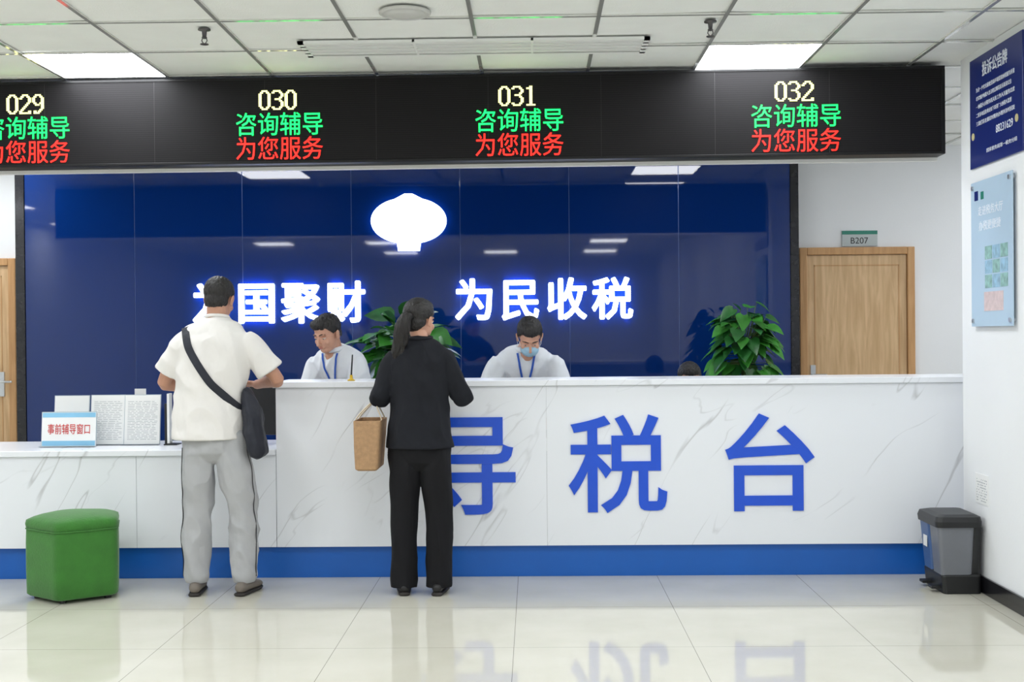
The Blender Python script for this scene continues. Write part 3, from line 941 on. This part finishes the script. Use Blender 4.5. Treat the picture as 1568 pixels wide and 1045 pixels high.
# --- man customer
man, H, sh, tr = person('man_customer', (-1.73, 6.60, 0), 0, dict(
    head=(0.005, .05, 1.605), hrot=(math.radians(-14), 0, math.radians(-8)), skin=SKIN2,
    spine=[((-.045, 0, .845), (.205, .155)), ((-.045, 0, .95), (.198, .144)), ((-.04, 0, 1.1), (.190, .130)), ((-.02, 0, 1.25), (.198, .130)),
           ((-.01, .005, 1.35), (.204, .122)), ((-.005, .01, 1.42), (.188, .100)), ((0, .015, 1.465), (.135, .080)), ((0, .02, 1.492), (.085, .068)), ((0, .02, 1.512), (.066, .062))],
    armL=((-.195, .0, 1.415), (-.305, .05, 1.155), (-.19, .25, 1.10), (.6, .75, .1), (.3, -.2, -1)),
    armR=((.185, .0, 1.415), (.320, .05, 1.165), (.165, .24, 1.13), (-.75, .6, .05), (-.2, -.3, -1)),
    sleeve=.78, sr=(.060, .072, .080), shirt=TSHIRT, fold=.008, ffr=(8, 8, 5), seed=2,
    pelvis=[((-.03, 0, .96), (.15, .105)), ((-.02, 0, .88), (.170, .114)), ((-.015, -.005, .82), (.176, .114))],
    legL=[((-.098, -.005, .86), .096), ((-.108, 0, .66), .092), ((-.120, .015, .46), .083), ((-.120, 0, .25), .074), ((-.117, -.01, .11), .070), ((-.117, -.01, .065), .058)],
    legR=[((.070, -.005, .86), .096), ((.098, 0, .66), .092), ((.132, .02, .46), .083), ((.140, 0, .25), .074), ((.142, -.01, .11), .070), ((.142, -.01, .065), .058)],
    pants=SWEAT, pfold=.010, pfr=(8, 8, 6), feet=[(-.118, -.03, .12), (.145, -.03, -.2)], shoe=SHOEM, neck_r=.058))
hair_male(man, H, back=-.062); face_bits(man, H, skin=SKIN2)
bm = bmesh.new()
pts = [V((.064 * math.cos(a), .02 + .060 * math.sin(a), 1.508 - .012 * math.sin(a))) for a in [2 * math.pi * k / 24 for k in range(25)]]
tube(bm, pts, [(.009, .005)] * 25, ref=V((0, 0, 1)), n=8); fin('neck_band', bm, TSHIRT, man, smooth=True)
bv = bvh_of(sh)
ribbon('bag_strap', bv, [(-.160, 0, 1.452), (-.12, 0, 1.33), (0, 0, 1.15), (.12, 0, 1.03), (.165, 0, .99)], (0, 1, 0), .042, NAVYC, man)
ribbon('bag_strap_chest', bv, [(-.160, 0, 1.452), (-.10, 0, 1.33), (0, 0, 1.18), (.12, 0, 1.05), (.165, 0, 1.0)], (0, -1, 0), .042, NAVYC, man)
bm = bmesh.new()
tube(bm, [(.175, -.03, 1.09), (.200, -.03, 1.0), (.212, -.035, .88), (.232, -.035, .79)], [(.035, .055), (.05, .095), (.056, .11), (.052, .10)])
remesh('shoulder_bag', bm, .006, 2, NAVYC, man, fold=(.006, (12, 12, 8), 9))
bm = bmesh.new(); addbox(bm, -.06, .02, .30, .31, 1.05, 1.20)
fin('phone', bm, BLACKM, man, bevel=.004)
bvp = bvh_of(tr)
ribbon('stripe_right', bvp, [(0, -.03, .80), (0, -.02, .5), (0, -.03, .1)], (-1, 0, 0), .010, BLACKM, man, lift=.001, thick=.002)
ribbon('stripe_left', bvp, [(0, -.03, .80), (0, -.02, .5), (0, -.03, .1)], (1, 0, 0), .010, BLACKM, man, lift=.001, thick=.002)

# --- woman customer
wom, H, sh, tr = person('woman_customer', (-.62, 6.58, 0), 0, dict(
    head=(.0, .035, 1.480), hrot=(math.radians(-6), 0, math.radians(-30)), hs=.96,
    spine=[((-.0, 0, .79), (.188, .136)), ((0, 0, .9), (.172, .126)), ((0, 0, 1.02), (.156, .112)), ((0, 0, 1.15), (.160, .112)),
           ((0, .0, 1.25), (.168, .105)), ((0, .005, 1.32), (.152, .086)), ((0, .01, 1.36), (.105, .066)), ((0, .012, 1.395), (.056, .054))],
    armL=((-.160, 0, 1.315), (-.222, .02, 1.06), (-.12, .26, 1.160), (.25, .95, 0), (0, 0, -1)),
    armR=((.160, 0, 1.315), (.232, .02, 1.06), (.12, .27, 1.160), (-.25, .95, 0), (0, 0, -1)),
    sleeve=2, sr=(.052, .058, .056), shirt=BLACKC, fold=.008, ffr=(8, 8, 5), seed=7, hands=.9, armr=.85, curl=.2, neck_r=.046, ssm=10,
    pelvis=[((0, 0, .9), (.14, .105)), ((0, 0, .82), (.162, .112)), ((0, 0, .77), (.168, .112))],
    legL=[((-.080, 0, .80), .092), ((-.088, 0, .6), .086), ((-.095, .01, .44), .076), ((-.094, 0, .2), .070), ((-.094, -.015, .035), .072)],
    legR=[((.080, 0, .80), .092), ((.088, 0, .6), .086), ((.095, .01, .44), .076), ((.096, 0, .2), .070), ((.096, -.015, .035), .072)],
    pants=BLACKP, pfold=.007, pfr=(8, 8, 3), feet=[(-.092, -.02, .12), (.095, -.03, -.1)], shoe=SHOEB, shoes=.92))
face_bits(wom, H)
bm = bmesh.new()
ell(bm, (0, -.016, .042), (.082, .102, .089), H); ell(bm, (0, -.036, -.014), (.070, .070, .062), H); ell(bm, (0, .03, .076), (.058, .058, .05), H)
Mi = H.inverted()
def cutw(co):
    p = Mi @ co
    y = p.y
    if y > .06: lim = .055
    elif y > .015: lim = .055 - (.06 - y) / .045 * .045
    elif y > -.03: lim = .006
    else: lim = -.07 + .05 * max(0, (y + .065) / .035)
    return p.z < lim
remesh('hair', bm, .0035, 2, HAIR, wom, fold=(.0016, (40, 40, 60), 5), cut=cutw)
bm = bmesh.new()
tp = H @ V((0, -.105, .012))
tube(bm, [tp + V((.01, .02, .0)), tp + V((-.012, -.018, -.004)), tp + V((-.030, -.028, -.05)), tp + V((-.045, -.022, -.12)), tp + V((-.060, -.012, -.19)), tp + V((-.072, -.004, -.25))],
     [.024, .028, (.040, .028), (.042, .026), (.032, .020), (.010, .007)], sm=4)
remesh('ponytail', bm, .004, 2, HAIR, wom, fold=(.005, (50, 50, 9), 8))
bm = bmesh.new(); tube(bm, [tp + V((.004, .004, 0)), tp + V((-.006, -.008, -.002))], [.029, .029]); fin('hair_tie', bm, BLACKM, wom, smooth=True)
bm = bmesh.new()
ring = [V((.058 * math.cos(a), .010 + .056 * math.sin(a), 1.388 + .008 * math.sin(a))) for a in [2 * math.pi * k / 20 for k in range(21)]]
tube(bm, ring, [(.008, .018)] * 21, ref=V((0, 0, 1)), n=8); fin('collar', bm, BLACKC, wom, smooth=True)
# tote bag
bag = empty('jute_tote_bag', (-.655, 6.58, 0))
bm = bmesh.new()
def rr2(cx, cy, a, b, z, r=.02): return rrect(cx - a, cx + a, cy - b, cy + b, z, r)
loft(bm, [rr2(-.245, .03, .050, .125, .675), rr2(-.245, .03, .062, .14, .685), rr2(-.243, .03, .068, .15, .80), rr2(-.238, .03, .074, .155, .945), rr2(-.238, .03, .068, .149, .945), rr2(-.243, .03, .058, .14, .72)])
fin('sack', bm, JUTE, bag, smooth=False, bevel=.004)
bm = bmesh.new()
for xo in (-.308, -.171):
    pts = [V((xo, -.03, .90)), V((xo, -.03, .95)), V((xo * .4 - .13, .0, 1.015)), V((xo * .2 - .155, .05, 1.045)), V((xo * .4 - .13, .09, 1.01)), V((xo, .10, .95)), V((xo, .10, .90))]
    tube(bm, pts, [(.009, .004)] * len(pts), ref=V((0, 1, 0)), n=8, sm=3)
fin('handles', bm, LEATHER, bag, smooth=True)

# --- staff
def staff(name, loc, rz, head, hrot, lean, shz, seed, mask=False, arms=None, fringe=0.0):
    dy = lean
    z0 = .86
    def sp(t, a, b): return ((head[0] * .5 * t * t, dy * t ** 1.2, z0 + (shz + .08 - z0) * t), (a, b))
    spine = [sp(0, .180, .135), sp(.25, .175, .13), sp(.5, .178, .126), sp(.72, .190, .120), sp(.84, .190, .11), sp(.93, .145, .088), sp(.97, .095, .072), sp(1.0, .065, .062)]
    y = dy * .85; x = head[0] * .4
    A = arms or dict(L=((-.20 + x, y, shz + .01), (-.27 + x, y + .05, shz - .27), (-.13, y + .18, .82)), R=((.20 + x, y, shz + .01), (.27 + x, y + .05, shz - .27), (.13, y + .18, .82)))
    root, Hh, s, tr = person(name, loc, rz, dict(head=head, hrot=hrot, spine=spine,
        armL=(*A['L'], (.3, .9, -.1), (0, 0, -1)), armR=(*A['R'], (-.3, .9, -.1), (0, 0, -1)),
        sleeve=.72, sr=(.060, .070, .074), shirt=SHIRT, fold=.008, ffr=(8, 8, 5), seed=seed, skin=SKIN, ssm=12, sdrop=.025,
        pelvis=[((0, 0, .98), (.14, .10)), ((0, 0, .9), (.155, .108)), ((0, 0, .84), (.16, .11))],
        legL=[((-.085, 0, .86), .095), ((-.095, 0, .46), .07), ((-.1, -.01, .06), .055)],
        legR=[((.085, 0, .86), .095), ((.095, 0, .46), .07), ((.1, -.01, .06), .055)],
        pants=BLACKP, feet=[(-.1, -.03, .1), (.1, -.03, -.1)], shoe=SHOEB))
    hair_male(root, Hh, fringe=fringe); face_bits(root, Hh, mask)
    bv = bvh_of(s)
    nx = head[0] * .5; nz = spine[-1][0][2]
    ribbon('lanyard_left', bv, [(nx - .055, 0, nz - .035), (nx - .04, 0, nz - .12), (nx * .7, 0, nz - .30)], (0, -1, 0), .013, LANY, root, thick=.002)
    ribbon('lanyard_right', bv, [(nx + .055, 0, nz - .035), (nx + .04, 0, nz - .12), (nx * .7, 0, nz - .30)], (0, -1, 0), .013, LANY, root, thick=.002)
    bm = bmesh.new()
    c = V(spine[-1][0])
    pts = []
    for k in range(19):
        a = math.radians(100 + k * 340 / 18)
        pts.append(c + V((.066 * math.cos(a), .064 * math.sin(a), -.004 - .012 * math.sin(a))))
    tube(bm, pts, [(.017, .006)] * 19, ref=V((0, 0, 1)), n=8)
    fin('collar', bm, SHIRT, root, smooth=True)
    return root
armsA = dict(L=((-.20, .23, 1.25), (-.245, .28, .98), (-.13, .40, .83)), R=((.17, .23, 1.25), (.20, .29, .98), (.10, .42, .83)))
staff('staff_clerk', (-1.17, 8.0, 0), math.radians(152), (-.04, .36, 1.415), (math.radians(-22), 0, math.radians(-4)), .27, 1.245, 11, arms=armsA, fringe=.008)
staff('masked_staff_clerk', (-.07, 8.02, 0), math.radians(180), (-.045, .37, 1.385), (math.radians(-40), 0, math.radians(4)), .27, 1.235, 21, mask=True)

# seated clerk
seat, H, sh, tr = person('seated_clerk', (1.06, 8.42, 0), math.pi, dict(
    head=(0, .12, 1.075), hrot=(math.radians(-18), 0, 0),
    spine=[((0, 0, .46), (.165, .12)), ((0, .01, .6), (.155, .11)), ((0, .04, .75), (.165, .11)), ((0, .06, .86), (.155, .1)), ((0, .07, .92), (.09, .07)), ((0, .075, .955), (.056, .056))],
    armL=((-.16, .05, .86), (-.21, .12, .64), (-.12, .34, .70), (.2, .95, 0), (0, 0, -1)),
    armR=((.16, .05, .86), (.21, .12, .64), (.12, .34, .70), (-.2, .95, 0), (0, 0, -1)),
    sleeve=.7, shirt=SHIRT, fold=.005, seed=31, hands=.92, armr=.9,
    pelvis=[((0, 0, .6), (.14, .11)), ((0, 0, .535), (.17, .12))],
    legL=[((-.085, .0, .53), .085), ((-.09, .2, .53), .08), ((-.09, .40, .52), .066), ((-.09, .41, .3), .056), ((-.09, .41, .06), .05)],
    legR=[((.085, .0, .53), .085), ((.09, .2, .53), .08), ((.09, .40, .52), .066), ((.09, .41, .3), .056), ((.09, .41, .06), .05)],
    pants=BLACKP, feet=[(-.09, .42, .1), (.09, .42, -.1)], shoe=SHOEB))
hair_male(seat, H); face_bits(seat, H)
ch = empty('office_chair', (1.06, 8.42, 0), math.pi)
bm = bmesh.new()
loft(bm, [rr2(0, .05, .23, .22, .38, .06), rr2(0, .05, .25, .24, .40, .08), rr2(0, .05, .25, .24, .42, .08), rr2(0, .05, .22, .21, .432, .07)])
fin('seat', bm, CHAIRM, ch, smooth=True)
bm = bmesh.new()
tube(bm, [(0, -.21, .55), (0, -.235, .7), (0, -.25, .85), (0, -.26, .95)], [(.19, .03), (.22, .03), (.21, .03), (.17, .025)])
fin('backrest', bm, CHAIRM, ch, smooth=True)
bm = bmesh.new()
tube(bm, [(0, 0, .08), (0, 0, .39)], [.03, .025], n=12)
tube(bm, [(0, -.05, .38), (0, -.25, .42), (0, -.26, .6)], [.018, .018, .018], n=10)
for k in range(5):
    a = 2 * math.pi * k / 5 + .3
    tube(bm, [(0, 0, .09), (.28 * math.cos(a), .28 * math.sin(a), .06)], [.022, .015], n=8)
    ell(bm, (.28 * math.cos(a), .28 * math.sin(a), .028), (.028, .028, .028), sub=2)
fin('base', bm, BLK, ch, smooth=True)

# ---------------------------------------------------------------- desk items
def sheet_stand(name, x, y, w, h, tilt, lines=0, parent=None):
    e = empty(name)
    M_ = Matrix.Translation((x, y, .752)) @ Matrix.Rotation(-tilt, 4, 'X')
    bm = bmesh.new(); addbox(bm, -w / 2 - .004, w / 2 + .004, .003, .006, 0, h + .004)
    addbox(bm, -w / 2 - .004, w / 2 + .004, -.035, .005, -.001, .002)
    bmesh.ops.transform(bm, matrix=M_, verts=bm.verts); fin('holder', bm, HOLDER, e)
    bm = bmesh.new(); addbox(bm, -w / 2, w / 2, 0, .0025, .003, h)
    bmesh.ops.transform(bm, matrix=M_, verts=bm.verts); fin('paper', bm, PAPER, e)
    if lines:
        bm = bmesh.new()
        for k in range(lines):
            z = h - .04 - k * (h - .06) / lines
            xx = -w / 2 + .018
            while xx < w / 2 - .03:
                l = random.uniform(.01, .05)
                addbox(bm, xx, min(xx + l, w / 2 - .015), -.0008, 0, z, z + .0022); xx += l + .008
        bmesh.ops.transform(bm, matrix=M_, verts=bm.verts); fin('print', bm, INK, e)
    bm = bmesh.new(); addbox(bm, -.02, .02, 0, .06, -.0, .003)
    bmesh.ops.transform(bm, matrix=Matrix.Translation((x, y, .751)), verts=bm.verts); fin('foot', bm, WHITEP, e)
    return e, M_
sheet_stand('document_stand', -2.83, 7.36, .21, .297, .12, 0)
sheet_stand('document_stand', -2.60, 7.34, .205, .30, .12, 22)
sheet_stand('document_stand', -2.385, 7.33, .215, .30, .12, 24)
e, M_ = sheet_stand('window_name_sign', -2.79, 7.22, .325, .205, .10, 0)
bm = bmesh.new(); addbox(bm, -.16, .16, -.001, 0, .175, .203); addbox(bm, -.16, .16, -.001, 0, .005, .035)
bmesh.ops.transform(bm, matrix=M_, verts=bm.verts); fin('bands', bm, SKY, e)
text('label', '事前辅导窗口', .255, .062, .001, REDINK, M_ @ FRONT(0, -.001, .105), e, offset=.003)

mo = empty('computer_monitor')
box('panel', -2.1, -1.575, 7.38, 7.41, .80, 1.125, BLK, mo, bevel=.005)
box('screen', -2.09, -1.585, 7.41, 7.412, .81, 1.115, SCREENM, mo)
bm = bmesh.new(); addbox(bm, -1.88, -1.81, 7.40, 7.43, .762, .9); addbox(bm, -1.95, -1.74, 7.34, 7.48, .7505, .762)
fin('stand', bm, BLK, mo, bevel=.003)
fs = empty('file_rack')
box('black_side', -2.235, -2.22, 7.30, 7.36, .7505, 1.0, BLK, fs, bevel=.002)
box('papers', -2.219, -2.205, 7.30, 7.36, .76, 1.06, PAPER, fs)
box('base', -2.235, -2.155, 7.28, 7.38, .7505, .757, BLK, fs)
ph = empty('pen_holder')
bm = bmesh.new(); lathe(bm, [(.022, 0), (.024, .004), (.010, .012), (.008, .03), (.010, .034), (.001, .034)], (-1.07, 7.1, ZH), 20); fin('base', bm, YELP, ph, smooth=True)
bm = bmesh.new(); tube(bm, [(-1.07, 7.1, ZH + .03), (-1.062, 7.1, ZH + .15)], [.005, .004], n=10); fin('pen', bm, BLK, ph, smooth=True)
ms = empty('small_card_holder')
box('card', -2.47, -2.40, 7.47, 7.473, .78, 1.085, WHITEP, ms)
box('base', -2.47, -2.40, 7.45, 7.495, .7505, .78, WHITEP, ms)

# ---------------------------------------------------------------- world + camera
w = bpy.data.worlds.new('world'); scene.world = w; w.use_nodes = True
w.node_tree.nodes['Background'].inputs[0].default_value = (1, 1, 1, 1)
w.node_tree.nodes['Background'].inputs[1].default_value = .5
cd = bpy.data.cameras.new('camera'); cam = bpy.data.objects.new('camera', cd); C.collection.objects.link(cam)
cd.sensor_width = 36; cd.lens = 42.7; cd.clip_end = 100
R = Matrix.Rotation(math.radians(1.016), 4, 'Z') @ Matrix.Rotation(math.radians(90 - .31), 4, 'X') @ Matrix.Rotation(-.009, 4, 'Z')
cam.matrix_world = Matrix.Translation((0, 0, 1.40)) @ R
scene.camera = cam
print('DONE')
